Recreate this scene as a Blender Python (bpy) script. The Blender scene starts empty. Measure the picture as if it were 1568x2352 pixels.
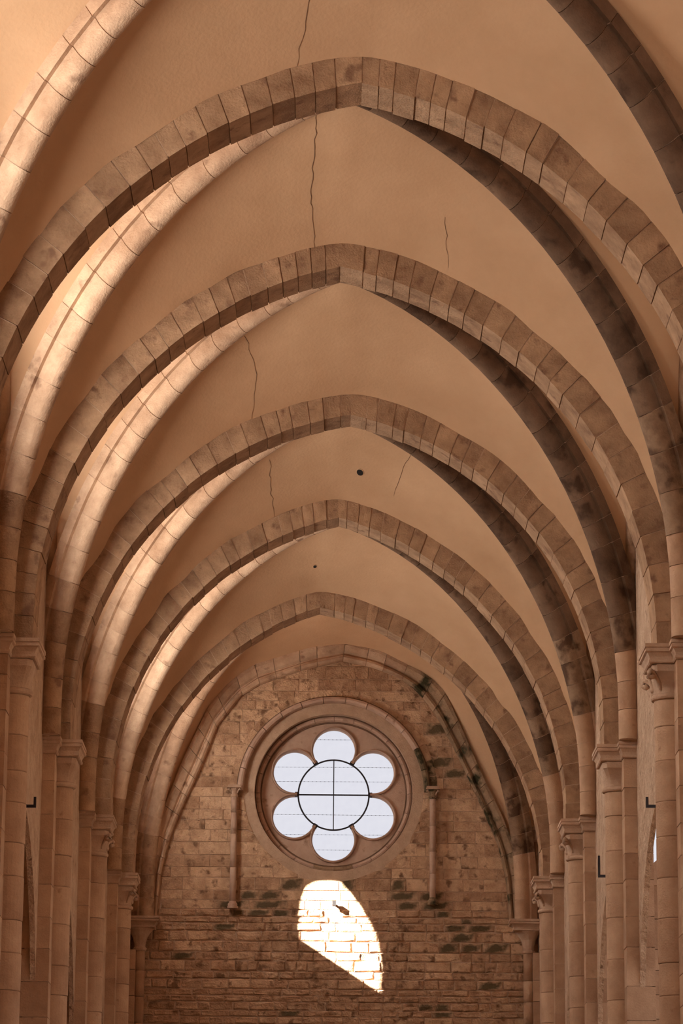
import bpy, math, random
from mathutils import Vector, Matrix
from mathutils.geometry import tessellate_polygon

# ------------------------------------------------------------------ camera, world, sun, exposure
S = bpy.context.scene
COL = S.collection
ZC = 1.6                      # eye height; all heights below are written relative to it and lifted by ZC
PITCH, YAW, ROLL = 0.25105, 0.00378, 0.0079
cp, sp, cy, sy = math.cos(PITCH), math.sin(PITCH), math.cos(YAW), math.sin(YAW)
fw = Vector((sy * cp, cy * cp, sp)); ri = Vector((cy, -sy, 0)); up = ri.cross(fw)
cr, sr = math.cos(ROLL), math.sin(ROLL)
ri2 = cr * ri + sr * up; up2 = -sr * ri + cr * up
cd = bpy.data.cameras.new('camera'); cam = bpy.data.objects.new('camera', cd); COL.objects.link(cam)
cam.matrix_world = Matrix(((ri2.x, up2.x, -fw.x, -0.17466), (ri2.y, up2.y, -fw.y, 0), (ri2.z, up2.z, -fw.z, ZC), (0, 0, 0, 1)))
cd.sensor_fit = 'VERTICAL'; cd.sensor_height = 36; cd.lens = 7200 / 2352 * 36
cd.clip_start = 0.1; cd.clip_end = 400
S.camera = cam

w = bpy.data.worlds.new('sky'); S.world = w; w.use_nodes = True
w.node_tree.nodes['Background'].inputs[0].default_value = (0.80, 0.80, 0.87, 1)
w.node_tree.nodes['Background'].inputs[1].default_value = 1.0

SUNX, SUNY, SUNZ = 5.1, 3.4, -3.31        # direction the sunlight travels
sd = bpy.data.lights.new('sun', 'SUN'); so = bpy.data.objects.new('sun', sd); COL.objects.link(so)
sd.energy = 120.0; sd.angle = math.radians(0.6); sd.color = (1, 0.97, 0.93)
so.rotation_euler = Vector((SUNX, SUNY, SUNZ)).to_track_quat('-Z', 'Y').to_euler()
so.location = (-30, 30, 40)

L_LEFT, L_RIGHT = 264.0, 20.0              # daylight in the clerestory windows
L_COL = (1.0, 0.962, 0.92)

S.view_settings.view_transform = 'Standard'; S.view_settings.look = 'None'
S.view_settings.exposure = 0.0; S.view_settings.gamma = 1.0; S.view_settings.use_curve_mapping = False
S.cycles.max_bounces = 10; S.cycles.diffuse_bounces = 8; S.cycles.transparent_max_bounces = 12
S.cycles.use_denoising = True
S.cycles.sample_clamp_indirect = 6.0

R = random.Random(7)

# ------------------------------------------------------------------ materials
def nt(name):
    m = bpy.data.materials.new(name); m.use_nodes = True
    n = m.node_tree.nodes; l = m.node_tree.links
    return m, n, l, n['Principled BSDF']

def stone(name, dark, light, var=0.35, bump=0.35, scale=3.0, rough=0.95, spots=None, fine=38.0, dist=0.03):
    m, n, l, b = nt(name)
    tc = n.new('ShaderNodeTexCoord'); oi = n.new('ShaderNodeObjectInfo')
    off = n.new('ShaderNodeVectorMath'); off.operation = 'MULTIPLY_ADD'
    rv = n.new('ShaderNodeCombineXYZ')
    for k in range(3): l.new(oi.outputs['Random'], rv.inputs[k])
    off.inputs[1].default_value = (37, 37, 37)
    l.new(rv.outputs[0], off.inputs[0]); l.new(tc.outputs['Object'], off.inputs[2])
    n1 = n.new('ShaderNodeTexNoise'); n1.inputs['Scale'].default_value = scale; n1.inputs['Detail'].default_value = 6
    n1.inputs['Roughness'].default_value = 0.65
    l.new(off.outputs[0], n1.inputs['Vector'])
    mp = n.new('ShaderNodeMath'); mp.operation = 'MULTIPLY_ADD'
    l.new(oi.outputs['Random'], mp.inputs[0]); mp.inputs[1].default_value = var; l.new(n1.outputs[0], mp.inputs[2])
    sb = n.new('ShaderNodeMath'); sb.operation = 'SUBTRACT'; l.new(mp.outputs[0], sb.inputs[0]); sb.inputs[1].default_value = var * 0.5
    rp = n.new('ShaderNodeValToRGB')
    rp.color_ramp.elements[0].position = 0.25; rp.color_ramp.elements[0].color = (*dark, 1)
    rp.color_ramp.elements[1].position = 0.75; rp.color_ramp.elements[1].color = (*light, 1)
    l.new(sb.outputs[0], rp.inputs[0])
    colout = rp.outputs[0]
    if spots:
        n3 = n.new('ShaderNodeTexNoise'); n3.inputs['Scale'].default_value = spots[1]; n3.inputs['Detail'].default_value = 5
        l.new(off.outputs[0], n3.inputs['Vector'])
        r3 = n.new('ShaderNodeValToRGB'); r3.color_ramp.elements[0].position = spots[2]; r3.color_ramp.elements[1].position = spots[2] + 0.12
        l.new(n3.outputs[0], r3.inputs[0])
        mx = n.new('ShaderNodeMix'); mx.data_type = 'RGBA'
        l.new(r3.outputs[0], mx.inputs[0]); l.new(colout, mx.inputs[6]); mx.inputs[7].default_value = (*spots[0], 1)
        colout = mx.outputs[2]
    l.new(colout, b.inputs['Base Color'])
    b.inputs['Roughness'].default_value = rough
    b.inputs['Specular IOR Level'].default_value = 0.15
    n2 = n.new('ShaderNodeTexNoise'); n2.inputs['Scale'].default_value = fine; n2.inputs['Detail'].default_value = 5
    l.new(off.outputs[0], n2.inputs['Vector'])
    ad = n.new('ShaderNodeMath'); ad.operation = 'MULTIPLY_ADD'
    l.new(n1.outputs[0], ad.inputs[0]); ad.inputs[1].default_value = 1.6; l.new(n2.outputs[0], ad.inputs[2])
    bp = n.new('ShaderNodeBump'); bp.inputs['Strength'].default_value = bump; bp.inputs['Distance'].default_value = dist
    l.new(ad.outputs[0], bp.inputs['Height']); l.new(bp.outputs[0], b.inputs['Normal'])
    return m

M = {}
M['voussoir'] = stone('voussoir stone', (0.22, 0.121, 0.066), (0.49, 0.303, 0.176), var=0.18, scale=3.2, bump=0.5, spots=((0.22, 0.12, 0.07), 5.0, 0.58))
M['rib'] = stone('rib stone', (0.34, 0.20, 0.118), (0.66, 0.45, 0.295), var=0.2, scale=2.4, spots=((0.25, 0.14, 0.085), 4.0, 0.62))
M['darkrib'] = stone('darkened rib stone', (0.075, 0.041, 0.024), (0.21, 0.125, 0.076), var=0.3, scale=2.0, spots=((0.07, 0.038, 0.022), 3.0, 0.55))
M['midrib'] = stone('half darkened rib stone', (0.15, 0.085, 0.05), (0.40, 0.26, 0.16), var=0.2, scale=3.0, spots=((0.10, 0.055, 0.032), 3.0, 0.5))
M['pier'] = stone('pier stone', (0.35, 0.20, 0.118), (0.55, 0.355, 0.222), var=0.26, scale=2.2, spots=((0.30, 0.16, 0.09), 6.0, 0.66))
M['capital'] = stone('capital stone', (0.38, 0.235, 0.15), (0.55, 0.38, 0.26), var=0.15, scale=4.0)
M['wallstone'] = stone('end wall stone', (0.33, 0.185, 0.102), (0.68, 0.445, 0.27), var=0.30, scale=4.0, bump=0.9, spots=((0.20, 0.11, 0.06), 5.0, 0.57), fine=26)
M['moss'] = stone('mossy stone', (0.10, 0.075, 0.04), (0.34, 0.22, 0.125), var=0.2, scale=3.5, bump=0.7, spots=((0.045, 0.037, 0.019), 4.5, 0.47))
M['mossrib'] = stone('mossy rib stone', (0.20, 0.125, 0.07), (0.44, 0.285, 0.17), var=0.3, scale=2.2, bump=0.5, spots=((0.045, 0.038, 0.018), 2.6, 0.53))
M['grooveshade'] = stone('painted groove shade', (0.10, 0.056, 0.033), (0.22, 0.13, 0.08), var=0.2, scale=4.0)  # shade of the rose grooves put into a darker colour
M['mortar'] = stone('lime mortar', (0.40, 0.26, 0.165), (0.55, 0.375, 0.25), var=0.0, scale=5.0, bump=0.5)
M['plaster'] = stone('lime plaster', (0.535, 0.322, 0.176), (0.645, 0.405, 0.235), var=0.04, scale=0.75, bump=0.16, fine=22)
M['rubble'] = stone('rubble plaster wall', (0.42, 0.262, 0.165), (0.66, 0.465, 0.315), var=0.0, scale=3.2, bump=1.0, spots=((0.20, 0.105, 0.06), 7.0, 0.63), fine=11, dist=0.07)
M['floor'] = stone('floor stone', (0.36, 0.24, 0.15), (0.50, 0.34, 0.22), var=0.1, scale=1.0)
M['carved'] = stone('carved rose stone', (0.40, 0.255, 0.178), (0.56, 0.38, 0.272), var=0.2, scale=3.0, bump=0.25, spots=((0.30, 0.185, 0.12), 5.0, 0.63))

# mossy ashlar: the dark growth sits in the middle of each block and frays towards its joints
m = stone('mossy ashlar', (0.32, 0.185, 0.105), (0.58, 0.38, 0.23), var=0.2, scale=4.0, bump=0.8, fine=26); M['mossblock'] = m
n = m.node_tree.nodes; l = m.node_tree.links; b = n['Principled BSDF']
src = b.inputs['Base Color'].links[0].from_socket
tc = n.new('ShaderNodeTexCoord'); sx_ = n.new('ShaderNodeSeparateXYZ'); l.new(tc.outputs['Generated'], sx_.inputs[0])
def mth(op, a, c=None):
    q = n.new('ShaderNodeMath'); q.operation = op
    for k, v in enumerate((a, c)):
        if v is None: continue
        if isinstance(v, (int, float)): q.inputs[k].default_value = v
        else: l.new(v, q.inputs[k])
    return q.outputs[0]
ex_ = mth('ABSOLUTE', mth('SUBTRACT', sx_.outputs[0], 0.5)); ez_ = mth('ABSOLUTE', mth('SUBTRACT', sx_.outputs[2], 0.5))
nn = n.new('ShaderNodeTexNoise'); nn.inputs['Scale'].default_value = 7; nn.inputs['Detail'].default_value = 6; l.new(tc.outputs['Object'], nn.inputs['Vector'])
dd_ = mth('ADD', mth('MAXIMUM', ex_, ez_), mth('MULTIPLY', mth('SUBTRACT', nn.outputs[0], 0.5), 0.9))
rp = n.new('ShaderNodeValToRGB'); rp.color_ramp.elements[0].position = 0.22; rp.color_ramp.elements[0].color = (0.92, 0.92, 0.92, 1)
rp.color_ramp.elements[1].position = 0.50; rp.color_ramp.elements[1].color = (0, 0, 0, 1); l.new(dd_, rp.inputs[0])
mx = n.new('ShaderNodeMix'); mx.data_type = 'RGBA'; l.new(rp.outputs[0], mx.inputs[0]); l.new(src, mx.inputs[6]); mx.inputs[7].default_value = (0.085, 0.062, 0.031, 1)
l.new(mx.outputs[2], b.inputs['Base Color'])

m, n, l, b = nt('wrought iron'); M['iron'] = m
b.inputs['Base Color'].default_value = (0.022, 0.017, 0.020, 1); b.inputs['Roughness'].default_value = 0.65; b.inputs['Metallic'].default_value = 0.3
m, n, l, b = nt('dark hole'); M['dark'] = m
b.inputs['Base Color'].default_value = (0.012, 0.008, 0.006, 1); b.inputs['Roughness'].default_value = 1.0
m, n, l, b = nt('crack shadow'); M['crack'] = m
b.inputs['Base Color'].default_value = (0.13, 0.07, 0.04, 1); b.inputs['Roughness'].default_value = 1.0

m = bpy.data.materials.new('window glass'); m.use_nodes = True; M['glass'] = m
n = m.node_tree.nodes; l = m.node_tree.links; n.clear()
o = n.new('ShaderNodeOutputMaterial'); tr = n.new('ShaderNodeBsdfTransparent'); gl = n.new('ShaderNodeBsdfGlossy'); mx = n.new('ShaderNodeMixShader')
nz = n.new('ShaderNodeTexNoise'); nz.inputs['Scale'].default_value = 6
tcn = n.new('ShaderNodeTexCoord'); l.new(tcn.outputs['Object'], nz.inputs['Vector'])
rg = n.new('ShaderNodeValToRGB'); rg.color_ramp.elements[0].color = (0.93, 0.93, 0.95, 1); rg.color_ramp.elements[1].color = (1, 1, 1, 1)
l.new(nz.outputs[0], rg.inputs[0]); l.new(rg.outputs[0], tr.inputs[0])
gl.inputs['Roughness'].default_value = 0.25; mx.inputs[0].default_value = 0.03
l.new(tr.outputs[0], mx.inputs[1]); l.new(gl.outputs[0], mx.inputs[2]); l.new(mx.outputs[0], o.inputs[0])
m = bpy.data.materials.new('milky glass'); m.use_nodes = True; M['sunblock'] = m  # near-opaque glass for unseen panes added to keep direct sun out
n = m.node_tree.nodes; l = m.node_tree.links; n.clear()
o = n.new('ShaderNodeOutputMaterial'); tl = n.new('ShaderNodeBsdfTranslucent'); df = n.new('ShaderNodeBsdfDiffuse'); mx = n.new('ShaderNodeMixShader')
tl.inputs[0].default_value = (0.2, 0.2, 0.2, 1); df.inputs[0].default_value = (0.75, 0.73, 0.70, 1); mx.inputs[0].default_value = 0.75
l.new(tl.outputs[0], mx.inputs[1]); l.new(df.outputs[0], mx.inputs[2]); l.new(mx.outputs[0], o.inputs[0])

# ------------------------------------------------------------------ helpers
def wpos(o):
    p = Vector((0, 0, 0))
    while o is not None:
        p += o.location; o = o.parent
    return p

def obj(name, vs, fs, mat, parent=None, smooth=False, kind=None, label=None):
    """one mesh object; vs are given with heights relative to the eye"""
    me = bpy.data.meshes.new(name)
    vv = [Vector(v) + Vector((0, 0, ZC)) for v in vs]
    base = wpos(parent) if parent else Vector((0, 0, 0))
    c = Vector((sum(v.x for v in vv), sum(v.y for v in vv), 0)) / len(vv); c.z = min(v.z for v in vv)
    loc = c - base
    me.from_pydata([tuple(v - c) for v in vv], [], fs)
    me.materials.append(M[mat] if isinstance(mat, str) else mat)
    if smooth: me.polygons.foreach_set('use_smooth', [True] * len(me.polygons))
    me.validate(); me.update()
    o = bpy.data.objects.new(name, me); COL.objects.link(o)
    o.location = loc
    if parent: o.parent = parent
    if kind: o['kind'] = kind
    if label: o['label'] = label
    return o

def empty(name, loc, label=None, cat=None, group=None, kind=None):
    o = bpy.data.objects.new(name, None); COL.objects.link(o)
    o.location = Vector(loc) + Vector((0, 0, ZC)); o.empty_display_size = 0.2
    if label: o['label'] = label
    if cat: o['category'] = cat
    if group: o['group'] = group
    if kind: o['kind'] = kind
    return o

class MB:
    def __init__(s): s.v = []; s.f = []
    def add(s, vs, fs):
        b = len(s.v); s.v += [tuple(v) for v in vs]; s.f += [tuple(i + b for i in f) for f in fs]
    def box(s, x0, x1, y0, y1, z0, z1):
        s.add([(x0, y0, z0), (x1, y0, z0), (x1, y1, z0), (x0, y1, z0), (x0, y0, z1), (x1, y0, z1), (x1, y1, z1), (x0, y1, z1)],
              [(0, 3, 2, 1), (4, 5, 6, 7), (0, 1, 5, 4), (1, 2, 6, 5), (2, 3, 7, 6), (3, 0, 4, 7)])
    def rings(s, rings, closed=True, caps=True):
        n = len(rings[0]); vs = [p for r in rings for p in r]; fs = []
        for k in range(len(rings) - 1):
            for i in range(n if closed else n - 1):
                j = (i + 1) % n
                fs.append((k * n + i, k * n + j, (k + 1) * n + j, (k + 1) * n + i))
        if caps and closed:
            fs.append(tuple(range(n - 1, -1, -1))); fs.append(tuple((len(rings) - 1) * n + i for i in range(n)))
        s.add(vs, fs)
    def tube(s, pts, r, seg=8, caps=True):
        pts = [Vector(p) for p in pts]; rr = []
        for i, p in enumerate(pts):
            t = (pts[min(i + 1, len(pts) - 1)] - pts[max(i - 1, 0)]).normalized()
            a = t.cross(Vector((0.13, 0.21, 0.97))).normalized(); b = t.cross(a)
            q = r[i] if isinstance(r, (list, tuple)) else r
            rr.append([tuple(p + q * (math.cos(2 * math.pi * k / seg) * a + math.sin(2 * math.pi * k / seg) * b)) for k in range(seg)])
        s.rings(rr, True, caps)
    def build(s, name, mat, parent=None, flat=False, **k):
        o = obj(name, s.v, s.f, mat, parent, **k)
        if flat:                                    # rib stones: only the roll is shaded smooth
            n = len(PROF)
            for q, pg in enumerate(o.data.polygons):
                if q < 2 * n and 3 <= q % n <= n - 5: pg.use_smooth = True
        return o

# ------------------------------------------------------------------ main dimensions
D = [25.8, 32.6, 39.11, 46.38, 53.65, 60.92]           # front faces of the transverse arches
YW = 68.2                                               # face of the end wall
AT = 0.67                                               # arch thickness along the nave
HS = 8.33                                               # top of the abaci
XW = 4.42                                               # face of the side walls
ARCH = {0: (-3.97, 3.97, 0.0, 13.4, 8.5, 8.5),
        1: (-4.051, 4.086, 0.138, 13.292, 8.342, 8.39), 2: (-3.957, 4.004, -0.083, 13.361, 8.539, 8.41),
        3: (-4.043, 3.962, 0.132, 13.439, 8.565, 8.728), 4: (-3.916, 3.945, -0.031, 13.661, 8.756, 8.453),
        5: (-3.942, 4.05, -0.355, 13.662, 8.773, 8.283)}
EXT = 0.355                                             # visible height of the arch face

def arch_curve(i, s, off=0.0, n=30):
    """points (x, z) of one half of arch i, springing to apex, pushed out by off"""
    xl, xr, ax, az, zl, zr = ARCH[i]
    xs, zs = (xr, zr) if s > 0 else (xl, zl)
    h = abs(xs - ax); r = (h * h + (az - zs) ** 2) / (2 * h); cx = xs - s * r
    rr = r + off
    out = []
    m = max(2, int((zs - HS) / 0.2) + 1) if zs > HS + 0.01 else 1
    for k in range(m):
        if zs > HS + 0.01: out.append((xs + s * off, HS + (zs - HS) * k / m))
    a1 = math.acos(max(-1, min(1, s * (ax - cx) / rr)))
    for k in range(n + 1):
        a = a1 * k / n
        out.append((cx + s * rr * math.cos(a), zs + rr * math.sin(a)))
    return out

class Poly:
    """arc-length lookup on a polyline of tuples"""
    def __init__(s, p):
        s.p = [Vector(q) for q in p]; s.l = [0]
        for a, b in zip(s.p, s.p[1:]): s.l.append(s.l[-1] + (b - a).length)
        s.len = s.l[-1]
    def at(s, t):
        t = max(0, min(s.len, t))
        for k in range(len(s.l) - 1):
            if t <= s.l[k + 1] or k == len(s.l) - 2:
                d = s.l[k + 1] - s.l[k]
                return s.p[k].lerp(s.p[k + 1], (t - s.l[k]) / d if d else 0)
    def atz(s, z):
        for a, b in zip(s.p, s.p[1:]):
            if a.z <= z <= b.z: return a.lerp(b, (z - a.z) / (b.z - a.z) if b.z > a.z else 0)
        return s.p[-1] if z > s.p[-1].z else s.p[0]
    def ath(s, h):
        z0, z1 = s.p[0].z, s.p[-1].z
        return s.atz(z0 + h * (z1 - z0))

# end wall arch, outer and inner outlines on the wall (x, z)
WO = {-1: [(-4.06, 8.33), (-4.0, 9.3), (-3.86, 10.15), (-3.6, 10.9), (-3.34, 11.6), (-3.08, 12.2), (-2.76, 12.92), (-2.31, 13.48), (-1.77, 13.87), (-0.45, 14.3), (0.18, 14.39)],
      1: [(4.0, 8.33), (3.96, 9.2), (3.85, 9.88), (3.6, 10.55), (3.24, 11.3), (2.98, 11.88), (2.55, 12.85), (2.3, 13.33), (1.97, 13.67), (0.95, 14.2), (0.18, 14.39)]}
WI = {-1: [(-3.86, 8.33), (-3.78, 9.3), (-3.6, 10.1), (-3.3, 10.86), (-2.95, 11.65), (-2.62, 12.55), (-2.1, 13.25), (-1.67, 13.52), (-0.76, 13.85), (0.14, 14.06)],
      1: [(3.8, 8.33), (3.72, 9.3), (3.58, 9.92), (3.3, 10.6), (2.95, 11.38), (2.58, 12.16), (2.23, 12.83), (1.8, 13.4), (1.38, 13.7), (0.75, 13.94), (0.14, 14.06)]}

# bays: (near y of the web edge, far y, mid, near corner y, far corner y)
BAYS = []
for i in range(6):
    y0 = D[i] + AT; y1 = D[i + 1] if i < 5 else YW - 0.12
    if i < 5: mid = (D[i] + D[i + 1] + AT) / 2; cn = D[i] + 1.05; cf = D[i + 1] - 0.38
    else: mid = 64.75; cn = D[i] + 1.05; cf = 67.86
    BAYS.append((y0, y1, mid, cn, cf))

def diag(b, sx, far, off=0.0, n=22):
    """half diagonal of bay b from the corner up to the crossing"""
    y0, y1, mid, cn, cf = BAYS[b]
    xc = sx * (4.06 if (b == 5 and far) else 4.31); yc = cf if far else cn
    L = math.hypot(xc, yc - mid); dx, dy = xc / L, (yc - mid) / L
    e = -0.7; zs = 8.85; top = 5.83 if b < 5 else 5.75
    r = L - e
    vs = top / math.sqrt(r * r - e * e)
    out = []
    for k in range(3): out.append((xc + dx * off, yc + dy * off, HS + (zs - HS) * k / 3))
    a1 = math.acos(-e / (r + off))
    if b == 5 and far:                       # the flatter last half-diagonal
        P = [(L * math.cos(math.pi / 2 * k / n) ** 0.8, 8.85 + 5.75 * max(0, 1 - math.cos(math.pi / 2 * k / n) ** 2.0) ** 0.5) for k in range(n + 1)]
        for k, (q, z) in enumerate(P):
            t = Vector((P[min(k + 1, n)][0] - P[max(k - 1, 0)][0], P[min(k + 1, n)][1] - P[max(k - 1, 0)][1])).normalized()
            q2, z2 = q + off * t.y, z - off * t.x
            out.append((dx * max(q2, 0), mid + dy * max(q2, 0), z2))
        return out
    for k in range(n + 1):
        a = a1 * k / n; q = e + (r + off) * math.cos(a)
        out.append((dx * q, mid + dy * q, zs + vs * (r + off) * math.sin(a)))
    return out

# ------------------------------------------------------------------ ceiling webs
ceiling = empty('ceiling', (0, 46, 13.5), kind='structure')
from mathutils import noise as NZ
CELLS = {}
def web(name, A, B, bulge, toward, n=10, jit=0.0):
    """ruled shell between edge A (arch) and edge B (diagonal), both from springing to crown"""
    rows = []
    hs = []
    bz0, bz1 = B.p[0].z, B.p[-1].z
    for q in B.p: hs.append((q.z - bz0) / (bz1 - bz0))
    fine = []
    for a, b in zip(hs, hs[1:]): fine += [a, (a + b) / 2]
    hs = fine + [1.0]
    for h in hs:
        a = A.ath(h).copy(); b = B.ath(h)
        row = []
        for j in range(n + 1):
            t = j / n
            p = a.lerp(b, t); k = 4 * t * (1 - t) * bulge * min(1, h * 2.5)
            p = p + Vector(toward) * k
            if 0 < j < n: p += Vector((0, 0, 1)) * 0.012 * NZ.noise(p * 1.3)
            if j == 0 and jit: p += Vector((p.x * 0.08, 0, 0.30 * min(1, h * 2))) * jit * NZ.noise(Vector((h * 14, a.x, a.y)))
            row.append(p)
        rows.append(row)
    return rows

def soft_ridge(g):
    a, c = g; n = len(a); K = 6
    for _ in range(10):
        rows = a[n - K - 1:] + c[n - 2:n - K - 2:-1]
        for j in range(len(a[0])):
            z = [rw[j].z for rw in rows]
            for i in range(1, len(rows) - 1): rows[i][j].z = 0.5 * z[i] + 0.25 * (z[i - 1] + z[i + 1])
        for j in range(len(a[0])): c[n - 1][j].z = a[n - 1][j].z
def join(g):
    return [g[0] + g[1][-2::-1]]
def grid_obj(name, grids, mat, parent, **k):
    mb = MB()
    for g in grids:
        nn = len(g[0]); vs = [tuple(p) for r in g for p in r]; fs = []
        for i in range(len(g) - 1):
            for j in range(nn - 1): fs.append((i * nn + j, i * nn + j + 1, (i + 1) * nn + j + 1, (i + 1) * nn + j))
        mb.add(vs, fs)
    return mb.build(name, mat, parent, smooth=True, **k)

ROFF = 0.17
FORM = {}
def formeret(b, sx, n=14):
    """wall rib line of a bay: near half and far half, each from the abacus up to the crown"""
    y0, y1, mid, cn, cf = BAYS[b]
    zs, za = 10.4, 13.55
    res = []
    for y in (cn - 0.05, cf + 0.05 if b < 5 else 68.0):
        h = abs(mid - y); r = (h * h + (za - zs) ** 2) / (2 * h); sg = 1 if y > mid else -1; c = y - sg * r
        pts = [(sx * XW, y, HS + (zs - HS) * k / 6) for k in range(6)]
        a1 = math.acos(sg * (mid - c) / r)
        for k in range(n + 1):
            a = a1 * k / n; pts.append((sx * XW, c + sg * r * math.cos(a), zs + r * math.sin(a)))
        res.append(Poly(pts))
    return res

for b in range(6):
    y0, y1, mid, cn, cf = BAYS[b]
    if b < 5:
        A = {s: Poly([(x, y1, z) for x, z in arch_curve(b + 1, s, EXT)]) for s in (-1, 1)}
    else:
        A = {s: Poly([(x, y1 + 0.0, z) for x, z in WO[s]]) for s in (-1, 1)}
    Bf = {s: Poly(diag(b, s, True, ROFF)) for s in (-1, 1)}
    Bn = {s: Poly(diag(b, s, False, ROFF)) for s in (-1, 1)}
    g = [web('w', A[s], Bf[s], 0.10, (0, 0, 1), jit=0.16 if b < 5 else 0.0) for s in (-1, 1)]
    CELLS[b] = g
    soft_ridge(g)
    grid_obj('vault_web', join(g), 'plaster', ceiling)
    N = {s: Poly([(x, y0, z) for x, z in arch_curve(b, s, EXT)]) for s in (-1, 1)}
    grid_obj('vault_web', [web('w', N[s], Bn[s], 0.10, (0, 0, 1)) for s in (-1, 1)], 'plaster', ceiling)
    for s in (-1, 1):
        F = formeret(b, s); FORM[b, s] = F
        grid_obj('vault_web', [web('w', F[0], Bn[s], 0.08, (0, 0, 1)), web('w', F[1], Bf[s], 0.08, (0, 0, 1))], 'plaster', ceiling)

# hairline cracks: thin ribbons lying on the web (h along the height, from arch to crossing)
def crack(b, s, pts, wd):
    g = CELLS[b][0 if s < 0 else 1]; L = []
    n = len(g[0]) - 1; mrow = len(g) - 1
    def ev(h, t):
        i = h * mrow; j = t * n; i0 = min(int(i), mrow - 1); j0 = min(int(j), n - 1); u, v = i - i0, j - j0
        return (g[i0][j0] * (1 - u) + g[i0 + 1][j0] * u) * (1 - v) + (g[i0][j0 + 1] * (1 - u) + g[i0 + 1][j0 + 1] * u) * v
    k = 0; path = []
    for (h0, t0), (h1, t1) in zip(pts, pts[1:]):
        for q in range(9):
            f = q / 9; path.append(ev(h0 + (h1 - h0) * f + math.sin(q * 1.7 + h0 * 50) * 0.0012 + R.uniform(-1, 1) * 0.0016, t0 + (t1 - t0) * f) + Vector((0, 0, -0.006)))
    mb = MB(); vs = []
    for i, p in enumerate(path):
        e = wd * (0.4 + 0.6 * math.sin(math.pi * (i + 0.5) / len(path))) * R.uniform(0.6, 1.2)
        vs += [tuple(p + Vector((-e, 0, 0))), tuple(p + Vector((e, 0, 0))), tuple(p + Vector((0, 0, 0.02)))]
    fs = []
    for i in range(len(path) - 1):
        a = 3 * i
        fs += [(a, a + 1, a + 4, a + 3), (a + 1, a + 2, a + 5, a + 4), (a + 2, a, a + 3, a + 5)]
    mb.add(vs, fs); mb.build('crack', 'crack', ceiling)
crack(1, -1, [(0.945, 0.0), (0.94, 0.3), (0.948, 0.62), (0.955, 0.95)], 0.0036)
crack(0, -1, [(0.90, 0.0), (0.93, 0.35), (0.925, 0.6), (0.93, 0.9)], 0.003)
crack(2, -1, [(0.80, 0.0), (0.82, 0.35), (0.81, 0.8)], 0.003)
crack(3, -1, [(0.83, 0.0), (0.83, 0.3), (0.84, 0.7)], 0.003)
crack(1, 1, [(0.80, 0.05), (0.82, 0.4)], 0.002)
crack(3, 1, [(0.85, 0.2), (0.84, 0.8)], 0.002)

# ------------------------------------------------------------------ side walls
def arcade(mid, n=12):
    """pointed arcade opening (y, z): near springing, apex, far springing"""
    hw, zs, za = 3.2, 3.7, 7.02
    r = (hw * hw + (za - zs) ** 2) / (2 * hw); L = []
    a1 = math.acos((r - hw) / r)
    for k in range(n + 1): a = a1 * k / n; L.append((mid - (r * math.cos(a) - (r - hw)), zs + r * math.sin(a)))
    F = [(2 * mid - y, z) for y, z in reversed(L[:-1])]
    return [(mid - hw, -ZC)] + L + F + [(mid + hw, -ZC)]

SILL, WH, WW = 10.69, 0.72, 1.15                 # clerestory lancets
def lancet(mid, w, z0, zs, za, n=7):
    hw = w / 2; h = za - zs; r = (hw * hw + h * h) / (2 * hw); a1 = math.acos((r - hw) / r)
    L = [(mid - (r * math.cos(a1 * k / n) - (r - hw)), zs + r * math.sin(a1 * k / n)) for k in range(n + 1)]
    return [(mid - hw, z0)] + L + [(2 * mid - y, z) for y, z in reversed(L[:-1])] + [(mid + hw, z0)]

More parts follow.
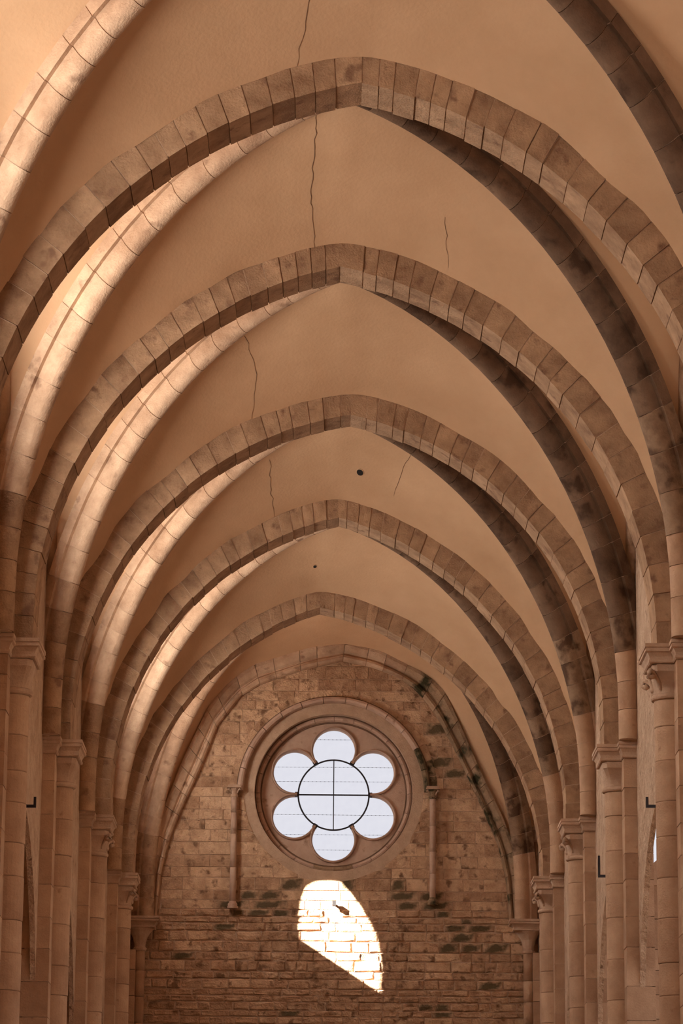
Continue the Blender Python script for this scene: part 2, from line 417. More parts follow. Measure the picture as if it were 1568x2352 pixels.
WT = 1.1
def side_wall(name, s):
    root = empty(name, (s * (XW + WT / 2), 34, -ZC), kind='structure')
    spans = [(y, y + 7.0, y + 3.5, False) for y in (-9.2, -2.2, 4.8, 11.8)] + [(18.8, D[0] + AT / 2, 22.3, False)]
    for b in range(6):
        a = D[b] + AT / 2; e = D[b + 1] + AT / 2 if b < 5 else YW + 1.2
        spans.append((a, e, BAYS[b][2], True))
    for k, (ya, yb, mid, real) in enumerate(spans):
        holes = []
        win_in = lancet(mid, WW + 0.95, SILL - 0.42, SILL + WH - 0.1, SILL + 2.25); win_out = lancet(mid, WW, SILL, SILL + WH, SILL + 1.81)
        holes.append(win_in)
        arc = arcade(mid) if (real and k - 5 < 5) else None
        outer = [(ya, -ZC)] + (arc if arc else []) + [(yb, -ZC), (yb, 15.2), (ya, 15.2)]
        mb = MB()
        polys = [[Vector((y, z, 0)) for y, z in outer], [Vector((y, z, 0)) for y, z in win_in]]
        tri = tessellate_polygon(polys); flat = [(v.x, v.y) for p in polys for v in p]
        mb.add([(s * XW, y, z) for y, z in flat], [tuple(t) for t in tri])
        last = s < 0 and k == len(spans) - 1
        win_ext = lancet(mid, WW + 1.3, SILL - 0.1, SILL + WH + 0.5, SILL + 2.6) if last else win_out
        ZB, TL = 9.2, 0.08                     # the wall is thin below, thick from ZB up
        head = [(ya, ZB), (yb, ZB), (yb, 15.2), (ya, 15.2)]
        polys = [[Vector((y, z, 0)) for y, z in head], [Vector((y, z, 0)) for y, z in win_ext]]
        tri = tessellate_polygon(polys); flat = [(v.x, v.y) for p in polys for v in p]
        mb.add([(s * (XW + WT), y, z) for y, z in flat], [tuple(t) for t in tri])
        low = [(ya, -ZC)] + (arc if arc else []) + [(yb, -ZC), (yb, ZB), (ya, ZB)]
        tri = tessellate_polygon([[Vector((y, z, 0)) for y, z in low]])
        mb.add([(s * (XW + TL), y, z) for y, z in low], [tuple(t) for t in tri])
        mb.add([(s * (XW + TL), ya, ZB), (s * (XW + TL), yb, ZB), (s * (XW + WT), yb, ZB), (s * (XW + WT), ya, ZB)], [(0, 1, 2, 3)])
        mb.rings([[(s * XW, y, z) for y, z in win_in], [(s * (XW + 0.6), y, z) for y, z in win_out], [(s * (XW + WT), y, z) for y, z in win_ext]], True, False)
        if arc: mb.rings([[(s * XW, y, z) for y, z in arc], [(s * (XW + TL), y, z) for y, z in arc]], False, False)
        mb.build('wall_bay', 'rubble', root)
        # window pane added to block direct sun, with a daylight lamp; the last left window lets the sun straight in
        if not (s < 0 and k == len(spans) - 1):
            pm = MB(); pts = [(s * (XW + 0.75), y, z) for y, z in lancet(mid, WW, SILL, SILL + WH, SILL + 1.81)]
            pm.add(pts, [tuple(range(len(pts)))]); pm.build('sunblock_pane', 'sunblock', root)
        ld = bpy.data.lights.new('daylight', 'AREA'); ld.shape = 'RECTANGLE'; ld.size = 1.5; ld.size_y = 1.9
        ld.energy = (L_LEFT if s < 0 else L_RIGHT) * ((0.62 if k == len(spans) - 1 else 1.0) if real else 0.7)
        ld.color = L_COL
        lo = bpy.data.objects.new('daylight', ld); COL.objects.link(lo)
        lo.location = (s * (XW + 0.12), mid, SILL + 0.85 + ZC)
        lo.rotation_euler = Vector((-s, 0, 0)).to_track_quat('-Z', 'Y').to_euler()
    return root
wall_left = side_wall('wall_left', -1)
wall_right = side_wall('wall_right', 1)

# wall ribs on small colonnettes, part of the side walls
for (b, s), F in FORM.items():
    root = wall_left if s < 0 else wall_right
    if b == 0: continue
    for half, p in enumerate(F):
        mb = MB(); pts = [p.at(p.len * k / 26) + Vector((-s * 0.04, 0, 0)) for k in range(27)]
        pts = [q for q in pts if q.z > 10.3]
        mb.tube(pts, 0.10, 8); mb.build('wall_rib', 'rib', root, smooth=True)
        q = p.p[0]
        mb = MB(); mb.tube([(q.x - s * 0.03, q.y, HS - 0.02), (q.x - s * 0.03, q.y, 10.12)], 0.085, 10); mb.build('colonnette', 'pier', root, smooth=True)
        mb = MB(); mb.tube([(q.x - s * 0.03, q.y, 10.04), (q.x - s * 0.03, q.y, 10.07), (q.x - s * 0.03, q.y, 10.1), (q.x - s * 0.03, q.y, 10.2), (q.x - s * 0.03, q.y, 10.28), (q.x - s * 0.03, q.y, 10.285), (q.x - s * 0.03, q.y, 10.36)],
                           [0.09, 0.11, 0.09, 0.10, 0.14, 0.17, 0.17], 10); mb.build('capital', 'capital', root)

# floor, rear wall, roof slab and the plain stretch behind and above the eye
mb = MB(); mb.box(-14, 40, -12, YW + 1.2, -ZC - 0.3, -ZC); mb.build('floor', 'floor', kind='structure')
mb = MB(); mb.box(-XW - WT, XW + WT, -10.2, -9.2, -ZC, 15.2); mb.build('wall_rear', 'rubble', kind='structure')
mb = MB(); mb.box(-XW - WT, XW + WT, -10.2, YW + 1.2, 15.2, 15.5); mb.build('roof', 'plaster', kind='structure')
mb = MB(); mb.box(-XW, XW, -9.2, D[0] + AT, 13.6, 13.75); mb.build('ceiling_panel', 'plaster', ceiling)
mb = MB(); mb.box(-10.2, -9.9, 24, YW + 1.2, -ZC, 9.5); mb.box(-9.9, -XW - WT, 24, YW + 1.2, 9.2, 9.5); mb.box(-9.9, -XW - WT, 24, 24.3, -ZC, 9.2)
mb.build('wall_aisle', 'rubble', kind='structure')

# ------------------------------------------------------------------ transverse arches
ANAME = {1: 'broad pointed transverse arch nearest the viewer, topmost of the row, its feet outside the picture',
         2: 'pointed transverse arch second from the viewer, standing on the nearest visible capitals',
         3: 'pointed transverse arch third from the viewer, in front of the rope hole in the vault',
         4: 'pointed transverse arch second before the end wall, between the two small rope holes',
         5: 'last and smallest-looking pointed transverse arch, directly in front of the rose window wall'}
def voussoir_arch(i):
    root = empty('transverse_arch', (0, D[i] + AT / 2, HS), ANAME[i], 'arch', 'pointed transverse arches of the nave')
    for s in (-1, 1):
        p = Poly([(x, 0, z) for x, z in arch_curve(i, s, 0.0, 40)]); q = Poly([(x, 0, z) for x, z in arch_curve(i, s, EXT + 0.10, 40)])
        core_i = [p.at(p.len * k / 40) for k in range(41)]; core_o = [q.at(q.len * k / 40) for k in range(41)]
        mb = MB(); rr = []
        for a, c in zip(core_i, core_o):
            u = (c - a).normalized(); a2 = a + u * 0.014
            y0, y1 = D[i] + 0.013, D[i] + AT - 0.013
            rr.append([(a2.x, y0, a2.z), (c.x, y0, c.z), (c.x, y1, c.z), (a2.x, y1, a2.z)])
        mb.rings(rr); mb.build('mortar_core', 'mortar', root)
        t = 0.0; L = p.len
        while t < L - 1e-4:
            f = t / L
            w_ = R.uniform(0.25, 0.40) * (1 - 0.38 * max(0, (f - 0.45) / 0.55))
            e = t + w_
            if L - e < 0.14: e = L
            g = 0.006 if e - t > 0.1 else 0.0
            aw, bw = t + g, e - g * (0 if e == L else 1)
            dr, dy = R.uniform(-0.008, 0.008), R.uniform(-0.010, 0.010)
            def pt(tt, off, y):
                a = p.at(tt); c = q.at(tt / L * q.len); u = (c - a).normalized()
                r = a + u * off if off < 0.2 else c
                return (r.x, y, r.z)
            vs = []
            for tt in (aw, (aw + bw) / 2, bw):
                vs += [pt(tt, dr, D[i] + dy), pt(tt, 0.3, D[i] + dy), pt(tt, 0.3, D[i] + AT + dy), pt(tt, dr, D[i] + AT + dy)]
            mb = MB(); mb.rings([vs[0:4], vs[4:8], vs[8:12]])
            mb.build('voussoir', 'voussoir', root)
            t = e
    return root
for i in range(1, 6): voussoir_arch(i)

# ------------------------------------------------------------------ diagonal ribs
PROF = [(-0.20, 0.26), (-0.20, 0.095), (-0.14, 0.095)] + [(0.152 * math.cos(math.radians(a)), -0.01 + 0.152 * math.sin(math.radians(a))) for a in (160, 182, 204, 226, 248, 270, 292, 314, 336, 358, 380)] + [(0.14, 0.095), (0.20, 0.095), (0.20, 0.26)]
BNAME = ['bay before the nearest arch', 'bay between first and second arches', 'bay between second and third arches', 'bay between third and fourth arches', 'bay between fourth and fifth arches', 'bay in front of the end wall']
def rib(b, sx):
    """one whole diagonal: far corner on side sx, crossing, near corner on the other side"""
    side = 'right' if sx > 0 else 'left'
    tone = 'rounded dark rib at right' if sx > 0 else 'rounded window-lit rib at left'
    root = empty('diagonal_rib', (0, BAYS[b][2], HS), f'{tone} in the {BNAME[b]}', 'rib', 'diagonal vault ribs')
    for far in (True, False):
        s = sx if far else -sx
        p = Poly(diag(b, s, far)); o = Poly(diag(b, s, far, 0.5))
        if b == 0 and not far: pass
        bn = Vector((0, 0, 1)).cross(Vector((p.p[0].x, p.p[0].y - BAYS[b][2], 0)).normalized())
        L = p.len - (0.0 if far else 0.16); t = 0.0
        def ring(tt, gap=0.0):
            c = p.at(tt); u = (o.at(tt / p.len * o.len) - c).normalized()
            return [tuple(c + bn * pb + u * pn) for pb, pn in PROF]
        def core(tt):
            c = p.at(tt); u = (o.at(tt / p.len * o.len) - c).normalized()
            return [c + bn * pb * 0.93 + u * (0.012 + pn * 0.93) for pb, pn in PROF]
        if far or b > 0:
            cm = MB(); cm.rings([[tuple(v) for v in core(L * q / 30)] for q in range(31)]); cm.build('mortar_core', 'mortar', root)
        while t < L - 1e-4:
            e = t + R.uniform(0.38, 0.56)
            if L - e < 0.25: e = L
            j = R.uniform(-0.006, 0.006)
            mb = MB(); r0, r1 = ring(t + 0.005), ring(e - 0.005); mb.rings([r0, ring((t + e) / 2), r1], True, False)
            mb.add(r0, [tuple(range(len(r0) - 1, -1, -1))]); mb.add(r1, [tuple(range(len(r1)))])
            zc_ = p.at((t + e) / 2).z
            if far or b > 0: mb.build('rib_stone', ('darkrib' if zc_ > 10.9 + R.uniform(-0.6, 0.6) else 'midrib' if zc_ > 9.6 + R.uniform(-0.5, 0.5) else 'pier') if s > 0 else ('voussoir' if zc_ < 10.0 else 'rib'), root, flat=True)  # left side: window light above and shade below put into the stone colours
            t = e
    return root
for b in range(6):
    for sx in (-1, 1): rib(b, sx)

# ------------------------------------------------------------------ piers
ORD = {1: 'beside the frame edge', 2: 'nearest', 3: 'second', 4: 'third', 5: 'fourth'}
def plan(s, d, ins, half=False):
    """abacus plan: pilaster rectangle with the narrower half-column rectangle in front, inset by ins"""
    P = [(4.62, d - 0.36 + ins), (4.15 + ins, d - 0.36 + ins), (4.15 + ins, d - 0.07 + ins), (3.85 + ins, d - 0.07 + ins),
         (3.85 + ins, d + 0.82 - ins), (4.15 + ins, d + 0.82 - ins), (4.15 + ins, d + 1.12 - ins), (4.62, d + 1.12 - ins)]
    return [(s * x, y) for x, y in P]
ABP = [(HS, 0.015), (HS - 0.005, 0.0), (HS - 0.05, 0.0), (HS - 0.056, 0.014), (HS - 0.066, 0.014), (HS - 0.075, 0.002), (HS - 0.105, 0.004), (HS - 0.118, 0.03), (HS - 0.165, 0.055), (HS - 0.205, 0.062),
       (HS - 0.208, 0.05), (HS - 0.235, 0.05), (HS - 0.25, 0.065), (HS - 0.252, 0.085)]
CX, CR = 4.23, 0.235
def column_ring(s, yc, z, r, n=14, sq=0.0, hx=0.0, hy=0.0):
    out = []
    for k in range(n + 1):
        a = math.radians(-90 + 180 * k / n); x, y = -math.cos(a) * r, math.sin(a) * r
        if sq:
            m = max(abs(math.cos(a)), abs(math.sin(a)))
            qx, qy = -math.cos(a) / m * hx, math.sin(a) / m * hy
            x = x * (1 - sq) + qx * sq; y = y * (1 - sq) + qy * sq
        out.append((s * (CX + x), yc + y, z))
    return out + [(s * (CX + 0.03), yc + (out[-1][1] - yc), z), (s * (CX + 0.03), out[0][1], z)]

def pier(i, s):
    d = D[i]; yc = d + 0.375
    if i < 2:
        root = wall_left if s < 0 else wall_right
    else:
        side = 'left' if s < 0 else 'right'
        crk = (i, s) in {(2, 1), (4, 1), (5, 1), (4, -1), (5, -1)}
        root = empty('wall_pier', (s * CX, yc, -ZC), f'{ORD[i]} visible {side}-hand pier with a half column and {"leaf-carved" if crk else "plain flared"} capital' , 'pier', f'piers along the {side} wall')
    # pilaster courses
    z = -ZC; rr = random.Random(i * 10 + s)
    top = HS - 0.25
    while z < top - 0.01:
        e = z + rr.uniform(0.38, 0.58)
        if top - e < 0.25: e = top
        j = rr.uniform(0, 0.008)
        mb = MB(); g = 0.005
        x0, x1 = sorted((s * (4.225 + j), s * 4.65)); mb.box(x0, x1, d - 0.27 + j, d + 1.02 - j, z + g, e - g)
        mb.build('pilaster_block', 'pier', root); z = e
    mb = MB(); x0, x1 = sorted((s * 4.245, s * 4.6)); mb.box(x0, x1, d - 0.25, d + 1.0, -ZC, top); mb.build('mortar_core', 'mortar', root)
    # half-column drums
    z = -ZC; ast = HS - 0.68
    while z < ast - 0.01:
        e = z + rr.uniform(0.40, 0.62)
        if ast - e < 0.28: e = ast
        r = CR + rr.uniform(-0.005, 0.005)
        mb = MB(); mb.rings([column_ring(s, yc, z + 0.002, r - 0.007), column_ring(s, yc, z + 0.012, r), column_ring(s, yc, e - 0.012, r), column_ring(s, yc, e - 0.002, r - 0.007)])
        mb.build('drum', 'pier', root, smooth=False); z = e
    # capital: neck ring, bell, block
    mb = MB()
    mb.rings([column_ring(s, yc, ast + a, CR + c) for a, c in ((0.0, 0.0), (0.01, 0.03), (0.03, 0.042), (0.05, 0.042), (0.07, 0.03), (0.08, 0.004))])
    rings = []
    for k in range(9):
        t = k / 8; q = t ** 2.2
        rings.append(column_ring(s, yc, ast + 0.08 + (HS - 0.345 - ast - 0.08) * t, CR + 0.01 + 0.03 * q, sq=q, hx=0.275, hy=0.36))
    rings.append(column_ring(s, yc, HS - 0.26, 0.3, sq=1.0, hx=0.285, hy=0.37))
    mb.rings(rings)
    cap = mb.build('capital', 'capital', root, smooth=False)
    if i > 1 and crk:
        for sg in (-1, 1):
            lm = MB(); pts = []
            for k in range(12):
                t = k / 11
                if t < 0.6: u = t / 0.6; pts.append((s * (CX - (CR * 0.72 + 0.13 * u ** 2)), yc + sg * (0.19 + 0.16 * u ** 2), ast + 0.12 + 0.22 * u))
                else:
                    a = (t - 0.6) / 0.4 * math.pi * 1.3
                    pts.append((s * (CX - 0.30 - 0.035 * math.sin(a)), yc + sg * (0.35 + 0.035 * math.sin(a)), ast + 0.30 + 0.045 * math.cos(a)))
            lm.tube(pts, [0.02 + 0.02 * k / 11 for k in range(12)], 6); lm.build('leaf', 'capital', cap, smooth=True)
        lm = MB(); lm.tube([(s * (CX - 0.23 - 0.09 * (k / 8) ** 2), yc, ast + 0.12 + 0.24 * k / 8 - (0.05 if k == 8 else 0)) for k in range(9)], [0.05, 0.055, 0.05, 0.045, 0.04, 0.035, 0.032, 0.035, 0.03], 6); lm.build('leaf', 'capital', cap, smooth=True)
    mb = MB(); mb.rings([[(x, y, z) for x, y in plan(s, d, ins)] for z, ins in ABP]); mb.build('abacus', 'capital', root)
for i in range(0, 6):
    for s in (-1, 1): pier(i, s)

# corner responds against the end wall
def corner(s):
    side = 'left' if s < 0 else 'right'
    root = empty('corner_pier', (s * 4.2, 67.9, -ZC), f'slim corner respond where the {side} wall meets the end wall, ' + ('mossy and dark' if s > 0 else 'under a moulded slab'), 'pier', 'corner responds of the end wall')
    rr = random.Random(5 + s); z = -ZC
    while z < 7.6:
        e = min(7.62, z + rr.uniform(0.4, 0.6))
        if 7.62 - e < 0.25: e = 7.62
        mb = MB(); mb.tube([(s * 4.2, 68.0, z + 0.006), (s * 4.2, 68.0, e - 0.006)], 0.115, 12); mb.build('drum', 'moss' if (s > 0 and z > 4.5 and rr.random() < 0.6) else 'pier', root, smooth=True)
        mb = MB(); x0, x1 = sorted((s * 4.28, s * 4.5)); mb.box(x0, x1, 67.75, 68.25, z + 0.005, e - 0.005); mb.build('pilaster_block', 'pier', root); z = e
    mb = MB(); mb.tube([(s * 4.2, 68.0, z) for z in (7.6, 7.62, 7.66, 7.69, 7.75, 7.9, 8.02, 8.08)], [0.115, 0.145, 0.15, 0.12, 0.125, 0.16, 0.24, 0.3], 12); mb.build('capital', 'capital', root)
    mb = MB()
    def pln(ins): return [(s * x, y) for x, y in ((4.55, 67.62 + ins), (3.78 + ins, 67.62 + ins), (3.78 + ins, 68.3), (4.55, 68.3))]
    mb.rings([[(x, y, z) for x, y in pln(ins)] for z, ins in [(a, c * 1.6) for a, c in ABP]]); mb.build('abacus', 'capital', root)
for s in (-1, 1): corner(s)

# ------------------------------------------------------------------ end wall
RC = (-0.04, 11.14)                       # centre of the rose
ROUT = 1.74
wall_back = empty('wall_back', (0, YW, -ZC), kind='structure')
NSEG = 64
circ = [(RC[0] + ROUT * math.cos(2 * math.pi * k / NSEG), RC[1] + ROUT * math.sin(2 * math.pi * k / NSEG)) for k in range(NSEG)]
outer = [(-XW - WT, -ZC), (XW + WT, -ZC), (XW + WT, 15.2), (-XW - WT, 15.2)]
polys = [[Vector((x, z, 0)) for x, z in outer], [Vector((x, z, 0)) for x, z in circ]]
tri = tessellate_polygon(polys); flat = [(v.x, v.y) for p in polys for v in p]
mb = MB(); mb.add([(x, YW, z) for x, z in flat], [tuple(t) for t in tri])
mb.add([(x, YW + 1.1, z) for x, z in flat], [tuple(t) for t in tri])
mb.rings([[(x, YW, z) for x, z in circ], [(x, YW + 1.1, z) for x, z in circ]], True, False)
mb.build('wall_core', 'mortar', wall_back)

def inside_arch(x, z):
    if z < HS: return abs(x) < 4.35
    P = Poly([(a, 0, c) for a, c in WO[1 if x > 0 else -1]]); q = P.atz(z)
    return z < 14.3 and abs(x) < abs(q.x) + 0.05
stones = []
z = -ZC; srow = random.Random(11)
while z < 14.3:
    upper = z > 8.55
    h = srow.uniform(0.20, 0.30) if upper else srow.uniform(0.13, 0.24)
    if abs(z - 8.55) < 0.12: h = 0.2
    x = -4.4 - srow.uniform(0, 0.4)
    while x < 4.4:
        w_ = srow.uniform(0.32, 0.85) if upper else srow.uniform(0.22, 0.62)
        x1 = x + w_; cx, cz = (x + x1) / 2, z + h / 2
        rad = 2.17 if cz > RC[1] else 1.97
        if inside_arch(cx, cz):
            g = 0.0045 if upper else 0.010
            P = [(x + g, z + g), (cx, z + g), (x1 - g, z + g), (x1 - g, cz), (x1 - g, z + h - g), (cx, z + h - g), (x + g, z + h - g), (x + g, cz)]
            ok = 0; Q = []
            for a, c in P:
                dd = math.hypot(a - RC[0], c - RC[1])
                if dd < rad:
                    k = rad / max(dd, 1e-6); a, c = RC[0] + (a - RC[0]) * k, RC[1] + (c - RC[1]) * k
                else: ok += 1
                Q.append((a + srow.uniform(-1, 1) * g * (0.6 if upper else 1.3), c + srow.uniform(-1, 1) * g * (0.6 if upper else 1.3)))
            if ok >= 3: stones.append((Q, w_ * h, cx, cz, upper))
        x = x1
    z += h
vis = [q for q in stones if q[3] > 5.7]
vis.sort(key=lambda q: -q[1])
top300 = set(id(q) for q in vis[:262])
MOSS = [(-2.2, 8.62, .4, .16), (-1.5, 8.6, .5, .18), (-1.35, 8.95, .45, .16), (-1.9, 8.95, .3, .12), (-0.7, 9.0, .4, .2), (1.4, 8.95, .5, .2), (1.9, 8.75, .5, .22), (2.5, 8.7, .5, .25), (3.1, 8.75, .5, .15),
        (-0.1, 9.3, .5, .12), (0.35, 9.35, .3, .12), (2.5, 11.8, .3, .12), (2.5, 11.5, .3, .12), (2.85, 8.15, .25, .25), (3.4, 8.25, .35, .12), (3.8, 7.85, .4, .15), (2.9, 7.75, .5, .14), (3.7, 8.5, .3, .1),
        (2.3, 6.4, .4, .15), (3.3, 6.9, .35, .15), (-3.4, 7.55, .35, .2), (-1.1, 6.25, .25, .12), (1.8, 7.2, .4, .1), (-2.6, 8.15, .3, .1), (2.45, 12.5, .25, .15), (0.6, 9.15, .4, .1)]
def is_moss(x, z):
    for a, c, rx, rz in MOSS:
        if ((x - a) / rx) ** 2 + ((z - c) / rz) ** 2 < 1: return True
    return False
rest = MB(); restm = MB()
for q in stones:
    Q, ar, cx, cz, upper = q
    pr = srow.uniform(0.010, 0.022) if upper else srow.uniform(0.012, 0.042)
    bv = 0.008 if upper else 0.022
    mx_, mz_ = sum(a for a, c in Q) / 8, sum(c for a, c in Q) / 8
    front = [(a + (mx_ - a) * min(0.3, bv / max(0.05, abs(a - mx_))) if abs(a - mx_) > 0.03 else a, YW - pr + srow.uniform(-1, 1) * bv * 0.5, c + (mz_ - c) * min(0.3, bv / max(0.05, abs(c - mz_))) if abs(c - mz_) > 0.03 else c) for a, c in Q]
    back = [(a, YW + 0.02, c) for a, c in Q]; mid = [(a, YW - pr * 0.5, c) for a, c in Q]
    rg_ = [back, mid, front]
    moss = is_moss(cx, cz) and srow.random() < 0.75
    if id(q) in top300 or moss and cz > 5.7:
        mb = MB(); mb.rings(rg_); mb.build('stone', 'mossblock' if moss else 'wallstone', wall_back)
    else:
        (restm if moss else rest).rings(rg_)
rest.build('small_stones', 'wallstone', wall_back, kind='stuff')
if restm.v: restm.build('mossy_small_stones', 'moss', wall_back, kind='stuff')

# ------------------------------------------------------------------ rose window
rose = empty('window_1', (RC[0], YW, RC[1] - ROUT), kind='structure')
def polar(r, th, y): return (RC[0] + r * math.cos(th), y, RC[1] + r * math.sin(th))
def ring_obj(name, prof, mat, a0=0.0, a1=2 * math.pi, n=96, parent=rose, **k):
    """profile of (radius, y) swept round the rose centre"""
    full = abs(a1 - a0 - 2 * math.pi) < 1e-6
    mb = MB(); rr = []
    for q in range(n + (0 if full else 1)):
        th = a0 + (a1 - a0) * q / n
        rr.append([polar(r, th, y) for r, y in prof])
    if full: rr.append(rr[0])
    mb.rings(rr, True, not full)
    return mb.build(name, mat, parent, **k)
def segs(name, prof, mat, n, a0=0.0, a1=2 * math.pi, gap=0.004, sub=3, parent=rose, jit=0.004, mats=None):
    for q in range(n):
        s0 = a0 + (a1 - a0) * q / n; s1 = a0 + (a1 - a0) * (q + 1) / n; j = R.uniform(-jit, jit)
        mb = MB(); rr = []
        for k in range(sub + 1):
            th = s0 + (s1 - s0) * k / sub
            if k == 0: th += gap
            if k == sub: th -= gap
            rr.append([polar(r, th, y + j) for r, y in prof])
        mb.rings(rr)
        mt = mat
        if mats: mt = mats((s0 + s1) / 2) or mat
        mb.build(name, mt, parent)
def roll(r, y, q, n=8): return [(r + q * math.cos(2 * math.pi * k / n), y + q * math.sin(2 * math.pi * k / n)) for k in range(n)]
dk = lambda th: 'mossrib' if (-1.95 < th - (2 * math.pi if th > math.pi else 0) < -1.2) else None
# outer flush voussoirs, hood roll (upper half), stone ring, inner rolls (all round)
segs('hood_voussoir', [(2.10, YW - 0.03), (2.10, YW + 0.05), (2.28, YW + 0.05), (2.28, YW - 0.03)], 'wallstone', 19, 0.0, math.pi, mats=lambda th: 'moss' if 0.03 < th < 0.35 else None)
segs('hood_moulding', [(1.98, YW + 0.05), (1.98, YW - 0.03), (1.985, YW - 0.10), (2.005, YW - 0.16), (2.05, YW - 0.18), (2.095, YW - 0.16), (2.115, YW - 0.10), (2.12, YW - 0.03), (2.12, YW + 0.05)], 'carved', 13, 0.0, math.pi, mats=lambda th: 'moss' if 0.0 < th < 0.4 else None)
segs('ring_stone', [(1.80, YW + 0.16), (1.84, YW + 0.09), (1.95, YW + 0.06), (1.985, YW + 0.13), (2.0, YW + 0.13), (2.0, YW + 0.4), (1.74, YW + 0.4)], 'carved', 30, mats=dk)
segs('outer_roll', roll(1.785, YW + 0.14, 0.052), 'carved', 24, mats=dk, sub=4)
segs('inner_roll', roll(1.672, YW + 0.23, 0.052), 'carved', 24, mats=dk, sub=4)
ring_obj('splay', [(1.76, YW + 0.22), (1.76, YW + 0.6), (1.57, YW + 0.6), (1.57, YW + 0.36), (1.60, YW + 0.31), (1.62, YW + 0.28), (1.68, YW + 0.27), (1.73, YW + 0.24)], 'carved', smooth=False)
for a, c, y in ((1.965, 2.02, YW + 0.035), (1.715, 1.75, YW + 0.19), (1.585, 1.635, YW + 0.285)):  # dark rings painting in the shade between the mouldings
    ring_obj('groove', [(a, y), (c, y), (c, y + 0.12), (a, y + 0.12)], 'grooveshade')
ring_obj('groove', [(2.11, YW - 0.045), (2.135, YW - 0.045), (2.135, YW + 0.04), (2.11, YW + 0.04)], 'grooveshade', 0.0, math.pi)
# tracery: plate pierced by six lobes round an open centre
LD, LR, CR0 = 1.0, 0.462, 0.785
def opening(th):
    k = round((th - math.pi / 2) / (math.pi / 3)); ph = abs(th - math.pi / 2 - k * math.pi / 3)
    sp_ = LD * math.sin(ph)
    if sp_ < LR: return LD * math.cos(ph) + math.sqrt(LR * LR - sp_ * sp_), True
    return CR0, False
PHT = math.asin(LR / LD)
ths = []
for k in range(6):
    c = math.pi / 2 + k * math.pi / 3
    for q in range(-16, 17): ths.append((c + PHT * math.sin(math.pi / 2 * q / 16) * 0.9999, 'L'))
    e = math.pi / 3 - 2 * PHT
    for q in range(0, 5): ths.append((c + PHT + e * q / 4, 'T'))
def contour(grow):
    out = []
    for th, kd in ths:
        if kd == 'L': r = opening(th)[0] + grow
        else:
            r = CR0
        out.append((r, th))
    return out
def tang(c_out, c_in, y0, y1, y2, name, mat):
    mb = MB()
    A = [polar(r, th, y0) for r, th in c_out]; B = [polar(r, th, y1) for r, th in c_in]; Cc = [polar(r, th, y2) for r, th in c_in]; Dd = [polar(r, th, y2) for r, th in c_out]
    mb.rings([A, B, Cc, Dd, A], True, False); return mb.build(name, mat, rose)
oc = [(1.62, th) for th, kd in ths]
tracery = tang(oc, contour(0.0), YW + 0.34, YW + 0.34, YW + 0.54, 'tracery', 'carved')
# raised lip round each lobe
for k in range(6):
    c = math.pi / 2 + k * math.pi / 3; lx, lz = LD * math.cos(c), LD * math.sin(c)
    mb = MB(); rr = []
    for q in range(41):
        a = c + math.radians(-127 + 254 * q / 40)
        rr.append([(RC[0] + lx + r * math.cos(a), y, RC[1] + lz + r * math.sin(a)) for r, y in ((LR + 0.005, YW + 0.36), (LR + 0.005, YW + 0.315), (LR + 0.025, YW + 0.27), (LR + 0.05, YW + 0.285), (LR + 0.066, YW + 0.36))])
    mb.rings(rr); mb.build('lobe_lip', 'carved', rose)
# glass: six lobes and four quarters
for k in range(6):
    c = math.pi / 2 + k * math.pi / 3; lx, lz = RC[0] + LD * math.cos(c), RC[1] + LD * math.sin(c)
    P = []
    for q in range(40):
        px, pz = lx + (LR + 0.03) * math.cos(2 * math.pi * q / 40) - RC[0], lz + (LR + 0.03) * math.sin(2 * math.pi * q / 40) - RC[1]
        dd = math.hypot(px, pz)
        if dd < CR0 + 0.006: px, pz = px * (CR0 + 0.006) / dd, pz * (CR0 + 0.006) / dd
        P.append((RC[0] + px, YW + 0.44, RC[1] + pz))
    mb = MB(); mb.add(P, [tuple(range(40))]); mb.build('lobe_pane', 'glass', rose)
for k in range(4):
    P = [(RC[0], YW + 0.435, RC[1])] + [polar(CR0 + 0.005, math.pi / 2 * k + math.pi / 2 * q / 12, YW + 0.435) for q in range(13)]
    mb = MB(); mb.add(P, [tuple(range(14))]); mb.build('quarter_pane', 'glass', rose)
# ironwork
ring_obj('iron_ring', roll(CR0 - 0.005, YW + 0.40, 0.018, 6), 'iron', n=72)
mb = MB(); mb.tube([(RC[0] - CR0, YW + 0.40, RC[1]), (RC[0] + CR0, YW + 0.40, RC[1])], 0.017, 6); mb.build('cross_bar', 'iron', rose)
mb = MB(); mb.tube([(RC[0], YW + 0.40, RC[1] - CR0), (RC[0], YW + 0.40, RC[1] + CR0)], 0.012, 6); mb.build('upright_bar', 'iron', rose)
for k in range(6):
    th = math.pi / 3 * k; p = Vector(polar(CR0 + 0.02, th, YW + 0.37)); u = Vector((math.cos(th), 0, math.sin(th))); v = Vector((-math.sin(th), 0, math.cos(th)))
    mb = MB(); vs = [p + u * a * 0.045 + v * c * 0.05 + Vector((0, e * 0.05, 0)) for a in (-1, 1) for c in (-1, 1) for e in (-1, 1)]
    mb.add(vs, [(0, 1, 3, 2), (4, 6, 7, 5), (0, 2, 6, 4), (1, 5, 7, 3), (0, 4, 5, 1), (2, 3, 7, 6)]); mb.build('clamp', 'iron', rose)
